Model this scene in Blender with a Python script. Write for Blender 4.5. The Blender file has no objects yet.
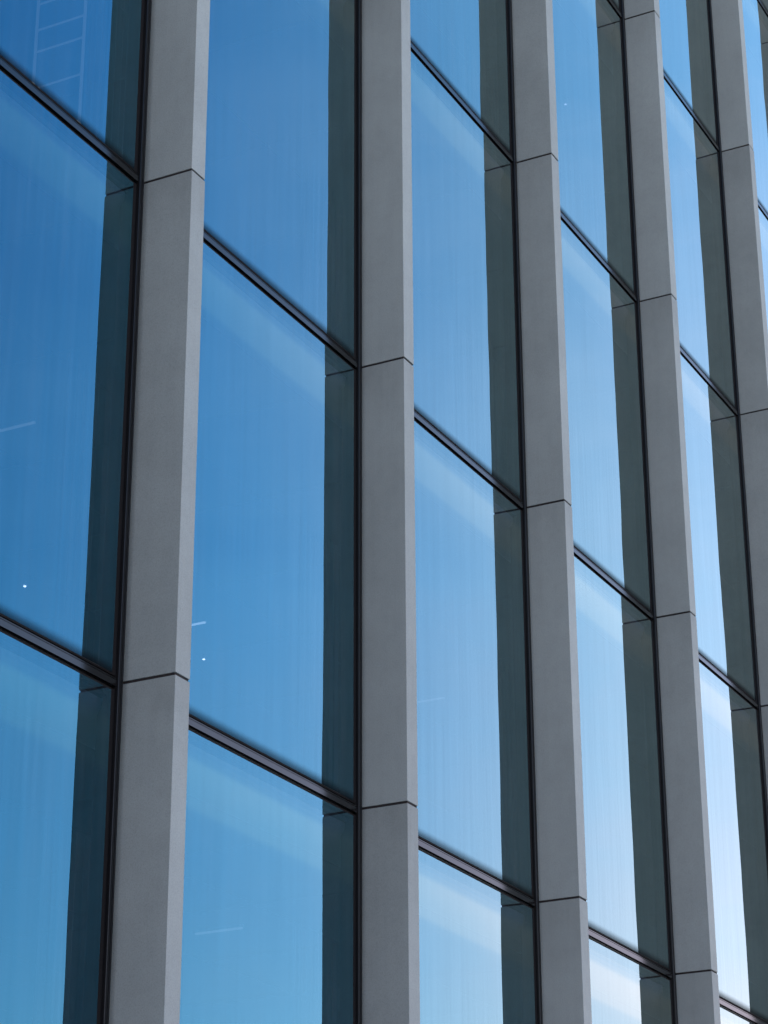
import bpy, bmesh, math, random
from mathutils import Vector, Matrix

random.seed(4)
C = bpy.context.scene.collection
scene = bpy.context.scene

# ------------------------------------------------------------------ sizes (metres)
P = 3.0            # bay width
H = 3.4376         # storey height
D = 0.3406         # how far the piers stand out from the glass
PW = 0.161         # pier width
Z0 = 6.264         # height of the lowest transom line in view
LV = [Z0 + k * H for k in range(-1, 7)]       # transom levels, index 0 = level -1
def lev(k): return Z0 + k * H
K0, K1 = -1, 5     # rows of windows built: K0 .. K1-1
B0, B1 = -1, 10    # piers built
TOP = lev(K1) + 1.1
X0, X1 = B0 * P - P, B1 * P + 1.2
DEPTH = 14.0

# ------------------------------------------------------------------ camera
cam_d = bpy.data.cameras.new("camera")
cam = bpy.data.objects.new("camera", cam_d)
C.objects.link(cam)
scene.camera = cam
yaw, pitch, roll = 1.0923, 0.4088, -0.0043
fw = Vector((math.sin(yaw) * math.cos(pitch), math.cos(yaw) * math.cos(pitch), math.sin(pitch)))
r0 = Vector((math.cos(yaw), -math.sin(yaw), 0))
u0 = r0.cross(fw)
rt = math.cos(roll) * r0 + math.sin(roll) * u0
up = -math.sin(roll) * r0 + math.cos(roll) * u0
CAMPOS = Vector((-8.0902, -7.4762, 1.6))
M = Matrix((( rt.x, up.x, -fw.x, CAMPOS.x), (rt.y, up.y, -fw.y, CAMPOS.y), (rt.z, up.z, -fw.z, CAMPOS.z), (0, 0, 0, 1)))
cam.matrix_world = M
cam_d.sensor_fit = 'VERTICAL'
cam_d.sensor_height = 32.0
cam_d.lens = 2370.6 / 1024 * 32.0
cam_d.clip_start = 0.1
cam_d.clip_end = 5000

# ------------------------------------------------------------------ sky, sun, exposure
SUN_EL, SUN_AZ = math.radians(40), math.radians(48)      # azimuth from +x towards +y: behind the facade
world = bpy.data.worlds.new("World")
scene.world = world
world.use_nodes = True
wn = world.node_tree
bg = wn.nodes["Background"]
sky = wn.nodes.new("ShaderNodeTexSky")
sky.sky_type = 'NISHITA'
sky.sun_disc = False
sky.sun_elevation = SUN_EL
sky.sun_rotation = math.pi / 2 - SUN_AZ
sky.altitude = 50
sky.air_density = 1.0
sky.dust_density = 1.0
sky.ozone_density = 3.0
# thin summer haze low in the sky, uneven like faint high cirrus
tcw = wn.nodes.new("ShaderNodeTexCoord")
spw = wn.nodes.new("ShaderNodeSeparateXYZ")
wn.links.new(tcw.outputs["Generated"], spw.inputs[0])
mpw = wn.nodes.new("ShaderNodeMapping")
mpw.inputs["Scale"].default_value = (1.0, 1.0, 3.0)
wn.links.new(tcw.outputs["Generated"], mpw.inputs[0])
nzw = wn.nodes.new("ShaderNodeTexNoise")
nzw.inputs["Scale"].default_value = 5.0
nzw.inputs["Detail"].default_value = 6.0
nzw.inputs["Roughness"].default_value = 0.6
wn.links.new(mpw.outputs[0], nzw.inputs["Vector"])
adw = wn.nodes.new("ShaderNodeMath"); adw.operation = 'MULTIPLY_ADD'
wn.links.new(nzw.outputs[0], adw.inputs[0]); adw.inputs[1].default_value = 0.20
sbw = wn.nodes.new("ShaderNodeMath"); sbw.operation = 'SUBTRACT'
wn.links.new(spw.outputs[2], sbw.inputs[0]); sbw.inputs[1].default_value = 0.04
wn.links.new(sbw.outputs[0], adw.inputs[2])
rpw = wn.nodes.new("ShaderNodeValToRGB")
els = rpw.color_ramp.elements
els[0].position, els[0].color = 0.06, (2.65, 1.37, 1.0, 1)
els[1].position, els[1].color = 1.0, (0.5, 0.86, 1.0, 1)
for p_, c_ in ((0.25, (2.2, 1.28, 1.04, 1)), (0.44, (1.55, 1.25, 1.1, 1)), (0.64, (0.66, 0.90, 0.95, 1))):
    e_ = els.new(p_); e_.color = c_
wn.links.new(adw.outputs[0], rpw.inputs[0])
mlw = wn.nodes.new("ShaderNodeMix"); mlw.data_type = 'RGBA'; mlw.blend_type = 'MULTIPLY'
mlw.inputs[0].default_value = 1.0
wn.links.new(sky.outputs[0], mlw.inputs[6]); wn.links.new(rpw.outputs[0], mlw.inputs[7])
wn.links.new(mlw.outputs[2], bg.inputs[0])
bg.inputs[1].default_value = 0.13
sd = bpy.data.lights.new("sun", 'SUN')
sd.energy = 3.0
sd.angle = math.radians(0.53)
sd.color = (1.0, 0.95, 0.88)
sun = bpy.data.objects.new("sun", sd)
C.objects.link(sun)
sdir = Vector((math.cos(SUN_EL) * math.cos(SUN_AZ), math.cos(SUN_EL) * math.sin(SUN_AZ), math.sin(SUN_EL)))
sun.rotation_euler = sdir.to_track_quat('Z', 'Y').to_euler()
sun.location = (20, 30, 40)
vs = scene.view_settings
vs.view_transform = 'Standard'
vs.look = 'None'
vs.exposure = 1.75
vs.gamma = 1.0
scene.cycles.max_bounces = 10
scene.cycles.transparent_max_bounces = 16
scene.cycles.caustics_reflective = False
scene.cycles.caustics_refractive = False
scene.cycles.sample_clamp_indirect = 4.0

# ------------------------------------------------------------------ materials
def new_mat(name):
    m = bpy.data.materials.new(name)
    m.use_nodes = True
    return m, m.node_tree, m.node_tree.nodes["Principled BSDF"]

def node(nt, t, **kw):
    n = nt.nodes.new(t)
    for k, v in kw.items():
        setattr(n, k, v)
    return n

def ramp(nt, pts):
    r = node(nt, "ShaderNodeValToRGB")
    e = r.color_ramp.elements
    e[0].position, e[0].color = pts[0][0], (*pts[0][1], 1)
    e[1].position, e[1].color = pts[-1][0], (*pts[-1][1], 1)
    for p, c in pts[1:-1]:
        x = e.new(p); x.color = (*c, 1)
    return r

def math_n(nt, op, a, b=None):
    n = node(nt, "ShaderNodeMath", operation=op)
    for i, v in enumerate((a, b)):
        if v is None: continue
        if isinstance(v, (int, float)): n.inputs[i].default_value = v
        else: nt.links.new(v, n.inputs[i])
    return n.outputs[0]

def mixcol(nt, mode, fac, a, b):
    n = node(nt, "ShaderNodeMix", data_type='RGBA', blend_type=mode)
    for sock, v in ((n.inputs[0], fac), (n.inputs[6], a), (n.inputs[7], b)):
        if isinstance(v, (int, float)): sock.default_value = v
        elif isinstance(v, tuple): sock.default_value = (*v, 1)
        else: nt.links.new(v, sock)
    return n.outputs[2]

def noise(nt, co, scale, detail=4, rough=0.55, stretch=None):
    n = node(nt, "ShaderNodeTexNoise")
    n.inputs["Scale"].default_value = scale
    n.inputs["Detail"].default_value = detail
    n.inputs["Roughness"].default_value = rough
    if stretch:
        mp = node(nt, "ShaderNodeMapping")
        mp.inputs["Scale"].default_value = stretch
        nt.links.new(co, mp.inputs[0]); co = mp.outputs[0]
    nt.links.new(co, n.inputs["Vector"])
    return n.outputs[0]

def stone_mat():
    m, nt, b = new_mat("grey_stone_cladding")
    co = node(nt, "ShaderNodeTexCoord").outputs["Object"]
    inf = node(nt, "ShaderNodeObjectInfo")
    shift = node(nt, "ShaderNodeVectorMath", operation='ADD')
    mul = node(nt, "ShaderNodeVectorMath", operation='SCALE')
    cx = node(nt, "ShaderNodeCombineXYZ")
    nt.links.new(inf.outputs["Random"], cx.inputs[0]); nt.links.new(inf.outputs["Random"], cx.inputs[2])
    nt.links.new(cx.outputs[0], mul.inputs[0]); mul.inputs["Scale"].default_value = 37
    nt.links.new(co, shift.inputs[0]); nt.links.new(mul.outputs[0], shift.inputs[1])
    v = shift.outputs[0]
    big = noise(nt, v, 1.6, 5, 0.6)
    mid = noise(nt, v, 9, 6, 0.65)
    fine = noise(nt, v, 130, 3, 0.7)
    streak = noise(nt, v, 7, 4, 0.6, (3, 3, 0.12))
    c = ramp(nt, [(0.3, (0.238, 0.284, 0.270)), (0.7, (0.274, 0.326, 0.310))]); nt.links.new(big, c.inputs[0])
    g1 = ramp(nt, [(0.3, (0.955, 0.955, 0.95)), (0.5, (1.0,) * 3), (0.7, (1.025,) * 3)]); nt.links.new(mid, g1.inputs[0])
    g2 = ramp(nt, [(0.28, (0.80,) * 3), (0.45, (0.98,) * 3), (0.75, (1.12,) * 3)]); nt.links.new(fine, g2.inputs[0])
    g3 = ramp(nt, [(0.3, (0.975,) * 3), (0.6, (1.01,) * 3)]); nt.links.new(streak, g3.inputs[0])
    col = mixcol(nt, 'MULTIPLY', 1.0, c.outputs[0], g1.outputs[0])
    col = mixcol(nt, 'MULTIPLY', 1.0, col, g2.outputs[0])
    col = mixcol(nt, 'MULTIPLY', 1.0, col, g3.outputs[0])
    tone = node(nt, "ShaderNodeMapRange")
    nt.links.new(inf.outputs["Random"], tone.inputs[0])
    tone.inputs[3].default_value, tone.inputs[4].default_value = 0.935, 1.055
    tc = node(nt, "ShaderNodeCombineColor")
    for i in range(3): nt.links.new(tone.outputs[0], tc.inputs[i])
    col = mixcol(nt, 'MULTIPLY', 1.0, col, tc.outputs[0])
    # dirt washed down from the joint above: ragged soft stains near the top of every panel, a few pale runs lower down
    sp = node(nt, "ShaderNodeSeparateXYZ"); nt.links.new(co, sp.inputs[0])
    rag = noise(nt, v, 5, 5, 0.65, (1.6, 1.6, 0.35))
    dz = math_n(nt, 'SUBTRACT', H / 2, sp.outputs[2])
    dz = math_n(nt, 'SUBTRACT', dz, math_n(nt, 'MULTIPLY', rag, 1.1))
    stn = ramp(nt, [(0.0, (0.885, 0.88, 0.875)), (0.25, (0.965,) * 3), (0.6, (1.0,) * 3)])
    mr = node(nt, "ShaderNodeMapRange"); nt.links.new(dz, mr.inputs[0])
    mr.inputs[1].default_value, mr.inputs[2].default_value = -0.55, 0.9
    nt.links.new(mr.outputs[0], stn.inputs[0])
    col = mixcol(nt, 'MULTIPLY', 1.0, col, stn.outputs[0])
    pores = node(nt, "ShaderNodeTexVoronoi"); pores.inputs["Scale"].default_value = 42; nt.links.new(v, pores.inputs["Vector"])
    pr = ramp(nt, [(0.03, (0.80,) * 3), (0.10, (1.0,) * 3), (1.0, (1.0,) * 3)]); nt.links.new(pores.outputs["Distance"], pr.inputs[0])
    col = mixcol(nt, 'MULTIPLY', 1.0, col, pr.outputs[0])
    nt.links.new(col, b.inputs["Base Color"])
    b.inputs["Roughness"].default_value = 0.75
    bp = node(nt, "ShaderNodeBump"); bp.inputs["Strength"].default_value = 0.25; bp.inputs["Distance"].default_value = 0.002
    nt.links.new(fine, bp.inputs["Height"]); nt.links.new(bp.outputs[0], b.inputs["Normal"])
    return m

def plain_mat(name, col, rough=0.8, var=0.06, scale=3.0, metal=0.0, spec=0.5):
    m, nt, b = new_mat(name)
    co = node(nt, "ShaderNodeTexCoord").outputs["Object"]
    n = noise(nt, co, scale, 5, 0.6)
    r = ramp(nt, [(0.3, tuple(x * (1 - var) for x in col)), (0.7, tuple(x * (1 + var) for x in col))])
    nt.links.new(n, r.inputs[0]); nt.links.new(r.outputs[0], b.inputs["Base Color"])
    b.inputs["Roughness"].default_value = rough
    b.inputs["Metallic"].default_value = metal
    b.inputs["Specular IOR Level"].default_value = spec
    return m

def metal_mat():
    m, nt, b = new_mat("dark_anodised_metal")
    co = node(nt, "ShaderNodeTexCoord").outputs["Object"]
    n = noise(nt, co, 2.5, 3, 0.5)
    r = ramp(nt, [(0.3, (0.0050, 0.0050, 0.0052)), (0.7, (0.0080, 0.0078, 0.0078))])
    nt.links.new(n, r.inputs[0]); nt.links.new(r.outputs[0], b.inputs["Base Color"])
    b.inputs["Roughness"].default_value = 0.14
    b.inputs["IOR"].default_value = 1.45
    b.inputs["Specular Tint"].default_value = (0.72, 0.90, 1.0, 1)
    return m

def glass_mat():
    m = bpy.data.materials.new("blue_coated_glass"); m.use_nodes = True
    nt = m.node_tree; nt.nodes.clear()
    out = node(nt, "ShaderNodeOutputMaterial")
    tc = node(nt, "ShaderNodeTexCoord")
    co = tc.outputs["Object"]
    inf = node(nt, "ShaderNodeObjectInfo")
    sep = node(nt, "ShaderNodeSeparateXYZ"); nt.links.new(co, sep.inputs[0])
    # shallow roller-wave and a different lie for every pane
    cx = node(nt, "ShaderNodeCombineXYZ")
    for i in range(3): nt.links.new(inf.outputs["Random"], cx.inputs[i])
    sc = node(nt, "ShaderNodeVectorMath", operation='SCALE'); nt.links.new(cx.outputs[0], sc.inputs[0]); sc.inputs["Scale"].default_value = 50
    ad = node(nt, "ShaderNodeVectorMath", operation='ADD'); nt.links.new(co, ad.inputs[0]); nt.links.new(sc.outputs[0], ad.inputs[1])
    wave = noise(nt, ad.outputs[0], 0.9, 1, 0.4)
    bp = node(nt, "ShaderNodeBump"); bp.inputs["Strength"].default_value = 0.32; bp.inputs["Distance"].default_value = 0.012
    nt.links.new(wave, bp.inputs["Height"])
    wnz = node(nt, "ShaderNodeTexWhiteNoise", noise_dimensions='1D'); nt.links.new(inf.outputs["Random"], wnz.inputs["W"])
    wsub = node(nt, "ShaderNodeVectorMath", operation='SUBTRACT'); nt.links.new(wnz.outputs["Color"], wsub.inputs[0]); wsub.inputs[1].default_value = (0.5, 0.5, 0.5)
    wscl = node(nt, "ShaderNodeVectorMath", operation='SCALE'); nt.links.new(wsub.outputs[0], wscl.inputs[0]); wscl.inputs["Scale"].default_value = 0.022
    wadd = node(nt, "ShaderNodeVectorMath", operation='ADD'); nt.links.new(bp.outputs[0], wadd.inputs[0]); nt.links.new(wscl.outputs[0], wadd.inputs[1])
    wnor = node(nt, "ShaderNodeVectorMath", operation='NORMALIZE'); nt.links.new(wadd.outputs[0], wnor.inputs[0])
    fr = node(nt, "ShaderNodeFresnel"); fr.inputs["IOR"].default_value = 1.52
    F = fr.outputs[0]
    # faint vertical dirt streaks left by rain
    st = noise(nt, ad.outputs[0], 10, 5, 0.65, (2.6, 1, 0.06))
    strk = node(nt, "ShaderNodeMapRange"); nt.links.new(st, strk.inputs[0])
    strk.inputs[1].default_value, strk.inputs[2].default_value = 0.3, 0.7
    strk.inputs[3].default_value, strk.inputs[4].default_value = 0.93, 1.035
    # darker, less reflective strip along the bottom edge of the pane, fading out over a few centimetres
    fz = node(nt, "ShaderNodeMapRange", interpolation_type='SMOOTHSTEP'); nt.links.new(sep.outputs[2], fz.inputs[0])
    fz.inputs[1].default_value, fz.inputs[2].default_value = -H / 2 + 0.012, -H / 2 + 0.090
    fz.inputs[3].default_value, fz.inputs[4].default_value = 0.22, 1.0
    # reflectance per channel: a blue solar coating that goes towards white at grazing angles
    tint = ramp(nt, [(0.05, (0.005, 0.095, 0.166)), (0.10, (0.071, 0.214, 0.290)), (0.17, (0.265, 0.378, 0.380)), (0.28, (0.48, 0.55, 0.525)), (0.5, (0.62, 0.63, 0.62)), (1.0, (0.95, 0.95, 0.95))])
    nt.links.new(F, tint.inputs[0])
    k = math_n(nt, 'MULTIPLY', strk.outputs[0], fz.outputs[0])
    kc = node(nt, "ShaderNodeCombineColor")
    for i in range(3): nt.links.new(k, kc.inputs[i])
    refl = mixcol(nt, 'MULTIPLY', 1.0, tint.outputs[0], kc.outputs[0])
    # pale, more reflective band near the top of every pane: soft edges, a few fine lines above it
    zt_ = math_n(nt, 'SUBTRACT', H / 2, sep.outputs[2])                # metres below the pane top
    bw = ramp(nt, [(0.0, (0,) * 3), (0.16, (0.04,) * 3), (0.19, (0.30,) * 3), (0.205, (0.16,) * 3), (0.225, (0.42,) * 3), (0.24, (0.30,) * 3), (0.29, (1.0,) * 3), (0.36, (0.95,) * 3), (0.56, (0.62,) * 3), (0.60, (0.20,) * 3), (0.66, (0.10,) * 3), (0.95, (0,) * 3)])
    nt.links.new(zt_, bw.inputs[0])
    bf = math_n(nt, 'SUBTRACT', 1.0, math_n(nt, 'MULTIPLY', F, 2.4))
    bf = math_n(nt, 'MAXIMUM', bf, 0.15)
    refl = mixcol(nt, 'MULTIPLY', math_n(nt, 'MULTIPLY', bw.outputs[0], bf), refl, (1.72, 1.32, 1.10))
    gl = node(nt, "ShaderNodeBsdfGlossy"); gl.inputs["Roughness"].default_value = 0.0
    nt.links.new(refl, gl.inputs["Color"]); nt.links.new(wnor.outputs[0], gl.inputs["Normal"])
    tr = node(nt, "ShaderNodeBsdfTransparent")
    tcol = mixcol(nt, 'MIX', fz.outputs[0], (0.004, 0.005, 0.006), (0.15, 0.21, 0.31))
    inv = node(nt, "ShaderNodeInvert"); nt.links.new(refl, inv.inputs[1])
    tcol = mixcol(nt, 'MULTIPLY', 1.0, tcol, inv.outputs[0])
    nt.links.new(tcol, tr.inputs["Color"])
    mx0 = node(nt, "ShaderNodeAddShader")
    nt.links.new(tr.outputs[0], mx0.inputs[0]); nt.links.new(gl.outputs[0], mx0.inputs[1])
    # film of dust, washed into soft vertical runs
    d1 = noise(nt, ad.outputs[0], 6, 6, 0.7, (2.2, 1, 0.10))
    d2 = noise(nt, ad.outputs[0], 1.3, 4, 0.6)
    dr = node(nt, "ShaderNodeMapRange"); nt.links.new(d1, dr.inputs[0])
    dr.inputs[1].default_value, dr.inputs[2].default_value = 0.30, 0.72
    dr.inputs[3].default_value, dr.inputs[4].default_value = 0.001, 0.013
    dm = node(nt, "ShaderNodeMapRange"); nt.links.new(d2, dm.inputs[0])
    dm.inputs[1].default_value, dm.inputs[2].default_value = 0.3, 0.7
    dm.inputs[3].default_value, dm.inputs[4].default_value = 0.55, 1.3
    dv = math_n(nt, 'MULTIPLY', dr.outputs[0], dm.outputs[0])
    dc = node(nt, "ShaderNodeCombineColor")
    for i in range(3): nt.links.new(dv, dc.inputs[i])
    df = node(nt, "ShaderNodeBsdfDiffuse"); nt.links.new(dc.outputs[0], df.inputs["Color"])
    mx = node(nt, "ShaderNodeAddShader")
    nt.links.new(mx0.outputs[0], mx.inputs[0]); nt.links.new(df.outputs[0], mx.inputs[1])
    nt.links.new(mx.outputs[0], out.inputs["Surface"])
    return m

def inner_glass_mat():
    m = bpy.data.materials.new("clear_inner_glass"); m.use_nodes = True
    nt = m.node_tree; nt.nodes.clear()
    out = node(nt, "ShaderNodeOutputMaterial")
    tr = node(nt, "ShaderNodeBsdfTransparent"); tr.inputs["Color"].default_value = (0.95, 0.98, 0.98, 1)
    nt.links.new(tr.outputs[0], out.inputs["Surface"])
    return m

def emit_mat(name, col, s):
    m = bpy.data.materials.new(name); m.use_nodes = True
    nt = m.node_tree; nt.nodes.clear()
    out = node(nt, "ShaderNodeOutputMaterial")
    e = node(nt, "ShaderNodeEmission"); e.inputs[0].default_value = (*col, 1); e.inputs[1].default_value = s
    nt.links.new(e.outputs[0], out.inputs["Surface"])
    return m

STONE = stone_mat()
METAL = metal_mat()
BLACK = plain_mat("black_anodised_metal", (0.0070, 0.0072, 0.0076), 0.35, 0.15, 2.5, 0.0, 0.25)
BLACK.node_tree.nodes["Principled BSDF"].inputs["Specular Tint"].default_value = (0.72, 0.90, 1.0, 1)
GLASS = glass_mat()
CLEAR = inner_glass_mat()
JOINT = plain_mat("black_joint_seal", (0.012, 0.011, 0.011), 0.9)
RUBBER = plain_mat("black_rubber", (0.006, 0.006, 0.006), 0.85, 0.06, 3.0, 0.0, 0.2)
SOFFIT = plain_mat("pale_bulkhead_paint", (0.55, 0.57, 0.57), 0.9, 0.02)
CEIL = plain_mat("grey_ceiling_tile", (0.12, 0.12, 0.12), 0.9, 0.05)
FASCIA = plain_mat("grey_fascia_panel", (0.09, 0.095, 0.10), 0.6, 0.03)
SLAB = plain_mat("slab_concrete", (0.25, 0.25, 0.245), 0.9)
CARPET = plain_mat("grey_carpet", (0.10, 0.10, 0.105), 0.95)
INWALL = plain_mat("office_wall_paint", (0.09,0.09,0.095), 0.9)
BLIND = plain_mat("grey_blind_fabric", (0.12, 0.125, 0.13), 0.95, 0.05, 20)
PLINTH = plain_mat("dark_plinth_stone", (0.16, 0.155, 0.15), 0.7, 0.1)
ROOF = plain_mat("roof_membrane", (0.22, 0.22, 0.21), 0.9)
GROUND = plain_mat("plaza_paving", (0.34, 0.35, 0.33), 0.85, 0.12, 0.6)
GREY = plain_mat("grey_lamp_housing", (0.08, 0.08, 0.08), 0.5, 0.02)
WHITE = plain_mat("white_painted_metal", (0.8, 0.8, 0.8), 0.4, 0.02)
LAMP = emit_mat("lit_lamp_lens", (0.95, 0.98, 1.0), 2.0)
TUBE2 = emit_mat("bright_tube_diffuser", (0.95, 0.98, 1.0), 0.35)
TUBE = emit_mat("lit_tube_diffuser", (0.95, 0.98, 1.0), 0.07)
GLOW = emit_mat("rack_added_glow", (0.85, 0.97, 1.0), 0.055)  # emission added to brighten the white rack, which gives off no light itself
FAINT = emit_mat("dim_lamp_lens", (0.95, 0.98, 1.0), 0.6)

# ------------------------------------------------------------------ mesh helpers
def box(bm, x0, x1, y0, y1, z0, z1, bevel=0.0, mi=0):
    vs_ = [bm.verts.new(p) for p in ((x0, y0, z0), (x1, y0, z0), (x1, y1, z0), (x0, y1, z0),
                                     (x0, y0, z1), (x1, y0, z1), (x1, y1, z1), (x0, y1, z1))]
    fs = [bm.faces.new([vs_[i] for i in q]) for q in ((0, 3, 2, 1), (4, 5, 6, 7), (0, 1, 5, 4), (1, 2, 6, 5), (2, 3, 7, 6), (3, 0, 4, 7))]
    for f in fs: f.material_index = mi
    if bevel:
        es = {e for f in fs for e in f.edges}
        bmesh.ops.bevel(bm, geom=list(es), offset=bevel, segments=2, affect='EDGES', profile=0.5)
    return fs

def prism_x(bm, prof, x0, x1):
    a = [bm.verts.new((x0, y, z)) for y, z in prof]
    b = [bm.verts.new((x1, y, z)) for y, z in prof]
    n = len(prof)
    for i in range(n):
        j = (i + 1) % n
        bm.faces.new((a[i], a[j], b[j], b[i]))
    bm.faces.new(a[::-1]); bm.faces.new(b)
    bmesh.ops.recalc_face_normals(bm, faces=bm.faces[:])

def prism_z(bm, prof, z0, z1):
    a = [bm.verts.new((x, y, z0)) for x, y in prof]
    b = [bm.verts.new((x, y, z1)) for x, y in prof]
    n = len(prof)
    for i in range(n):
        j = (i + 1) % n
        bm.faces.new((a[i], a[j], b[j], b[i]))
    bm.faces.new(a[::-1]); bm.faces.new(b)
    bmesh.ops.recalc_face_normals(bm, faces=bm.faces[:])

def obj(name, bm, mats, parent=None, loc=(0, 0, 0)):
    me = bpy.data.meshes.new(name)
    bm.to_mesh(me); bm.free()
    for m in (mats if isinstance(mats, (list, tuple)) else [mats]): me.materials.append(m)
    o = bpy.data.objects.new(name, me)
    C.objects.link(o)
    o.location = loc
    if parent: o.parent = parent
    return o

def copy_tree(o, parent, loc):
    c = o.copy(); C.objects.link(c); c.parent = parent; c.location = loc
    for ch in list(o.children):
        copy_tree(ch, c, ch.location)
    return c

# ------------------------------------------------------------------ ground
bm = bmesh.new()
S = 2500
vv = [bm.verts.new(p) for p in ((-S, -S, 0), (S, -S, 0), (S, S, 0), (-S, S, 0))]
bm.faces.new(vv)
g = obj("ground", bm, GROUND)
g["kind"] = "structure"

# ------------------------------------------------------------------ the building
bld = bpy.data.objects.new("office_building", None)
C.objects.link(bld)
bld["label"] = "office block with grey stone piers between tall blue glass windows in black frames"
bld["category"] = "building"

# ground-floor plinth and parapet
bm = bmesh.new(); box(bm, X0, X1, -0.05, 0.25, 0.0, lev(-1) - 0.05); obj("plinth", bm, PLINTH, bld)
bm = bmesh.new(); box(bm, X0, X1, -0.02, 0.25, lev(K1) + 0.05, TOP, 0.01); obj("parapet", bm, STONE, bld)
bm = bmesh.new(); box(bm, X0, X1, 0.26, DEPTH, lev(K1) - 0.02, lev(K1) + 0.4); obj("roof", bm, ROOF, bld)
bm = bmesh.new(); box(bm, X0, X1, DEPTH, DEPTH + 0.3, 0, TOP); obj("wall", bm, STONE, bld)
for xx in (X0 - 0.3, X1):
    bm = bmesh.new(); box(bm, xx + 0.001, xx + 0.299, -0.02, DEPTH + 0.3, 0, TOP); obj("wall", bm, STONE, bld)
bm = bmesh.new(); box(bm, X0, X1, 7.5, 7.6, lev(-1), lev(K1) - 0.03); obj("core_wall", bm, INWALL, bld)

# floor slabs and ceilings
for k in range(K0, K1):
    bm = bmesh.new(); box(bm, X0, X1, 0.13, 7.49, lev(k) - 0.12, lev(k) - 0.03); sl = obj("floor_slab", bm, SLAB, bld)
    bm = bmesh.new(); box(bm, X0, X1, 0.14, 7.48, lev(k) - 0.028, lev(k) - 0.015); obj("carpet", bm, CARPET, sl)
for k in range(K0 + 1, K1 + 1):
    z = lev(k)
    bm = bmesh.new(); nx0 = X0
    # ceiling of separate panels with open joints
    b = B0 - 1
    y0 = 0.41
    while b < B1:
        for j in range(5):
            for q in range(2):
                box(bm, b * P + q * 1.5 + 0.012, b * P + q * 1.5 + 1.488, y0 + j * 1.35 + 0.012, y0 + j * 1.35 + 1.338, z - 0.145, z - 0.125)
        b += 1
    ce = obj("ceiling", bm, CEIL, bld)
    bm = bmesh.new()
    cv = [(0.085 + 0.25 * (1 - math.cos(a_)) , z - 0.125 - 0.18 * math.sin(a_)) for a_ in [math.pi / 2 * q / 12 for q in range(13)]]
    prism_x(bm, cv + [(0.36, z - 0.30), (0.38, z - 0.125)], X0, X1)
    obj("bulkhead", bm, SOFFIT, ce)
    bm = bmesh.new()
    prism_x(bm, [(0.122, z - 0.025), (0.122, z - 0.118), (0.06, z - 0.118), (0.06, z - 0.10), (0.085, z - 0.09), (0.085, z - 0.07), (0.06, z - 0.06), (0.06, z - 0.025)], X0, X1)
    obj("fascia", bm, FASCIA, ce)

# mullion profile in plan, standing on the left of each pier (x = 0 is the pier face)
def mullion_bm():
    bm = bmesh.new()
    z0, z1 = lev(K0), lev(K1) + 0.05
    prism_z(bm, [(-0.002, 0.12), (-0.002, 0.026), (-0.022, 0.026), (-0.022, 0.020), (-0.026, 0.020), (-0.026, 0.026), (-0.066, 0.026),
                 (-0.066, -0.020), (-0.069, -0.023), (-0.086, -0.023), (-0.086, -0.018), (-0.091, -0.018), (-0.091, -0.023), (-0.112, -0.023), (-0.115, -0.020), (-0.115, 0.002), (-0.118, 0.002), (-0.118, 0.12)], z0, z1)
    return bm
TP = [(0.12, 0.002), (0.010, 0.002), (0.010, -0.014), (-0.004, -0.014), (-0.010, -0.017), (-0.010, -0.021), (-0.006, -0.023), (-0.006, -0.026),
      (-0.012, -0.028), (-0.012, -0.066), (0.014, -0.068), (0.014, -0.080), (0.12, -0.080)]
def transom_bm():
    bm = bmesh.new()
    prism_x(bm, TP, PW + 0.04, P - 0.119)
    return bm

# one pier: a dark core seen in the joints, and a stone panel for every storey
bm = bmesh.new()
box(bm, 0.006, PW - 0.006, -D + 0.007, 0.10, lev(K0), TOP - 0.06)
pier = obj("pier", bm, JOINT, bld, (B0 * P, 0, 0))
for k in range(K0, K1 + 1):
    z0 = lev(k) + 0.0085
    z1 = (lev(k + 1) - 0.0085) if k < K1 else TOP + 0.03
    bm = bmesh.new()
    # a hollow U of stone: left, front and right sheet as one bevelled body
    t = 0.0
    box(bm, 0.0, PW, -D, 0.11, -(z1 - z0) / 2, (z1 - z0) / 2, 0.003)
    obj("cladding_panel", bm, STONE, pier, (random.uniform(-0.0015, 0.0015), random.uniform(-0.002, 0.002), (z0 + z1) / 2))
mull = obj("mullion", mullion_bm(), BLACK, bld, (B0 * P, 0, 0))
# narrow closing strip on the right of each pier, tight against the glass
bm = bmesh.new(); box(bm, PW + 0.002, PW + 0.038, -0.012, 0.12, lev(K0), lev(K1) + 0.05, 0.003)
strip = obj("edge_trim", bm, METAL, bld, (B0 * P, 0, 0))
for b in range(B0 + 1, B1 + 1):
    c = copy_tree(pier, bld, (b * P, 0, 0))
    for ch in c.children:
        ch.location.x = random.uniform(-0.0015, 0.0015); ch.location.y = random.uniform(-0.002, 0.002)
    copy_tree(mull, bld, (b * P, 0, 0))
    copy_tree(strip, bld, (b * P, 0, 0))
tr0 = obj("transom", transom_bm(), METAL, bld, (B0 * P, 0, lev(K0)))
for b in range(B0, B1):
    for k in range(K0, K1 + 1):
        if (b, k) != (B0, K0): copy_tree(tr0, bld, (b * P, 0, lev(k)))

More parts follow.
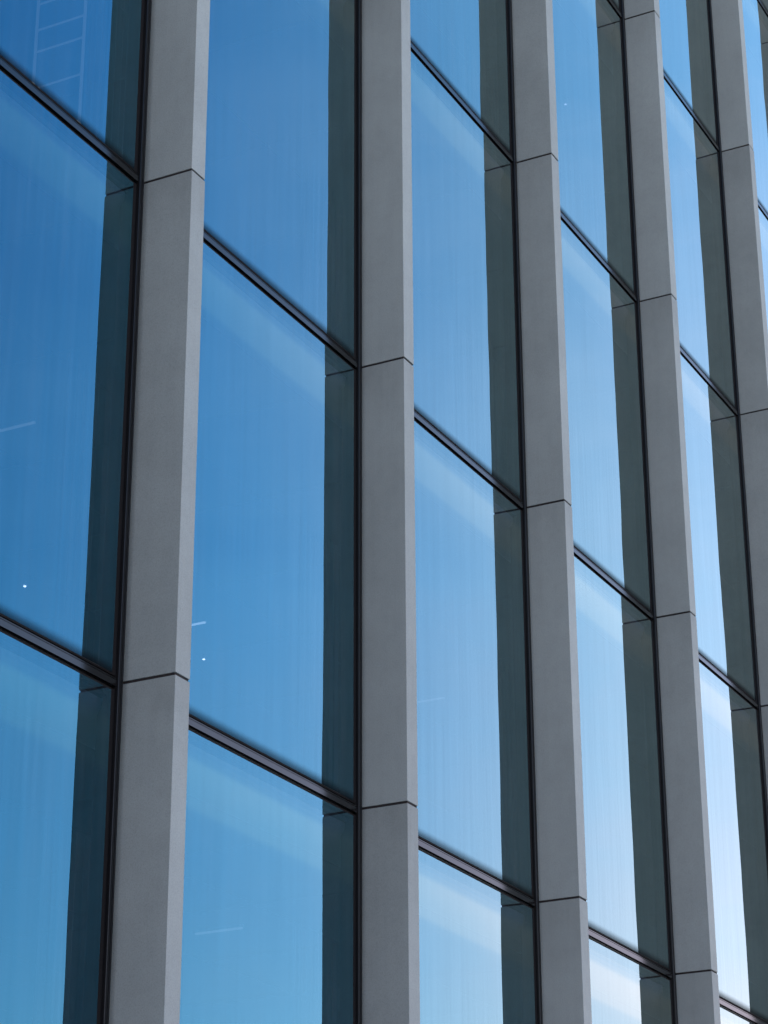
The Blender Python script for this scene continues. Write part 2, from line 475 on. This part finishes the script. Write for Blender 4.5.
# one window: gasket frame, pane, blind hanging inside
wx0, wx1 = PW + 0.04, P - 0.119
bm = bmesh.new()
zb, zt, gw = -H / 2 + 0.003, H / 2 - 0.081, 0.014
box(bm, wx0, wx0 + gw, 0.002, 0.03, zb, zt); box(bm, wx1 - 0.036, wx1, 0.002, 0.03, zb, zt)
box(bm, wx0 + gw, wx1 - 0.036, 0.002, 0.03, zb, zb + 0.010); box(bm, wx0 + gw, wx1 - 0.036, 0.002, 0.03, zt - 0.012, zt)
win = obj("window", bm, RUBBER, bld, (B0 * P, 0, lev(K0) + H / 2))
bm = bmesh.new()
fs = box(bm, wx0 + gw + 0.0005, wx1 - 0.0365, 0.0, 0.026, zb + 0.0105, zt - 0.0125, 0, 1)
fs[2].material_index = 0
obj("pane", bm, [GLASS, CLEAR], win)
def blind_bm(x0):
    """vertical strips of cloth hanging side by side, each turned a little"""
    bm = bmesh.new()
    x = x0
    i = 0
    ztop, zbot = H / 2 - 0.30, -H / 2 + 0.05
    while x < P - 0.10:
        t = 0.012 * math.sin(i * 1.7) + 0.018 + 0.006 * math.sin(i * 0.6)
        q = [(x, 1.5 - t, zbot), (x + 0.086, 1.5 + t, zbot), (x + 0.086, 1.5 + t, ztop), (x, 1.5 - t, ztop)]
        a = [bm.verts.new(p) for p in q]; b = [bm.verts.new((p[0], p[1] + 0.003, p[2])) for p in q]
        bm.faces.new(a); bm.faces.new(b[::-1])
        for j in range(4):
            bm.faces.new((a[j], b[j], b[(j + 1) % 4], a[(j + 1) % 4]))
        x += 0.092; i += 1
    bmesh.ops.recalc_face_normals(bm, faces=bm.faces[:])
    return bm
bm = blind_bm(1.2)
bl = obj("blind", bm, BLIND, win)
blind_meshes = [bl.data]
for x0 in (1.65, 1.3):
    me = bpy.data.meshes.new("blind"); t_ = blind_bm(x0); t_.to_mesh(me); t_.free(); me.materials.append(BLIND)
    blind_meshes.append(me)
for b in range(B0, B1):
    for k in range(K0, K1):
        if (b, k) != (B0, K0):
            w = copy_tree(win, bld, (b * P, 0, lev(k) + H / 2))
            v = (b * 5 + k * 3) % 3 if b != 3 else 1
            for ch in w.children:
                if ch.name.startswith("blind") and v: ch.data = blind_meshes[v]

# ------------------------------------------------------------------ things inside, seen through the glass
def tag(o, label, cat, group=None):
    o["label"] = label; o["category"] = cat
    if group: o["group"] = group

# white ladder rack behind the glass, no lamp; added glow stands in for daylight
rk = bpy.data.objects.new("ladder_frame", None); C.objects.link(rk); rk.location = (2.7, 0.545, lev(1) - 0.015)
tag(rk, "thin pale ladder-like frame, brightened by added glow, behind the top left window glass, beside the first pier", "frame")
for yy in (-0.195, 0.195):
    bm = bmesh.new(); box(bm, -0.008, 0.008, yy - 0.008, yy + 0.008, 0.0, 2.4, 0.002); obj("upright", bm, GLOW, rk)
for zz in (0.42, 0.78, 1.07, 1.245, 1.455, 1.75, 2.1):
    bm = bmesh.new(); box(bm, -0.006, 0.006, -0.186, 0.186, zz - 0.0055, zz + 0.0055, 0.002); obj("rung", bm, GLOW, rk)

def downlight(x, y, z, label, m=None):
    o = bpy.data.objects.new("downlight", None); C.objects.link(o); o.location = (x, y, z)
    tag(o, label, "ceiling lamp", "lit round downlights inside")
    bm = bmesh.new()
    bmesh.ops.create_cone(bm, cap_ends=True, segments=24, radius1=0.03, radius2=0.034, depth=0.03, matrix=Matrix.Translation((0, 0, -0.015)))
    obj("housing", bm, GREY, o)
    bm = bmesh.new()
    bmesh.ops.create_uvsphere(bm, u_segments=16, v_segments=8, radius=0.014, matrix=Matrix.Translation((0, 0, -0.036)) @ Matrix.Diagonal((1, 1, 0.5, 1)))
    obj("lens", bm, m or LAMP, o)
def strip_light(x, y, z, ln, m, label):
    o = bpy.data.objects.new("strip_light", None); C.objects.link(o); o.location = (x, y, z)
    tag(o, label, "ceiling lamp", "lit strip lights inside")
    bm = bmesh.new(); box(bm, -0.014, 0.014, -ln / 2, ln / 2, -0.02, 0.0, 0.002); obj("housing", bm, GREY, o)
    bm = bmesh.new(); box(bm, -0.011, 0.011, -ln / 2 + 0.01, ln / 2 - 0.01, -0.036, -0.021, 0.003); obj("diffuser", bm, m, o)
cz = -0.146
downlight(8.11, 4.59, lev(1) + cz, "small bright white lamp glinting in the leftmost window column, low in the middle pane")
downlight(10.53, 4.18, lev(1) + cz, "small bright lamp behind the glass right of the first pier, under a bright dash")
downlight(12.96, 1.12, lev(3) + cz, "tiny pale lamp glint high in the window between the third and fourth piers", FAINT)
strip_light(5.34, 2.70, lev(1) + cz, 0.37, TUBE, "faint pale strip light at the left edge of the photo in the middle pane")
strip_light(12.70, 2.78, lev(1) + cz, 0.35, TUBE, "faint strip light behind the glass right of the second pier")
strip_light(8.0, 2.38, lev(0) + cz, 0.46, TUBE, "faint strip light low behind the glass right of the first pier")
strip_light(9.68, 3.74, lev(1) + cz, 0.22, TUBE2, "short bright dash of light beside the first pier, above a lamp dot")
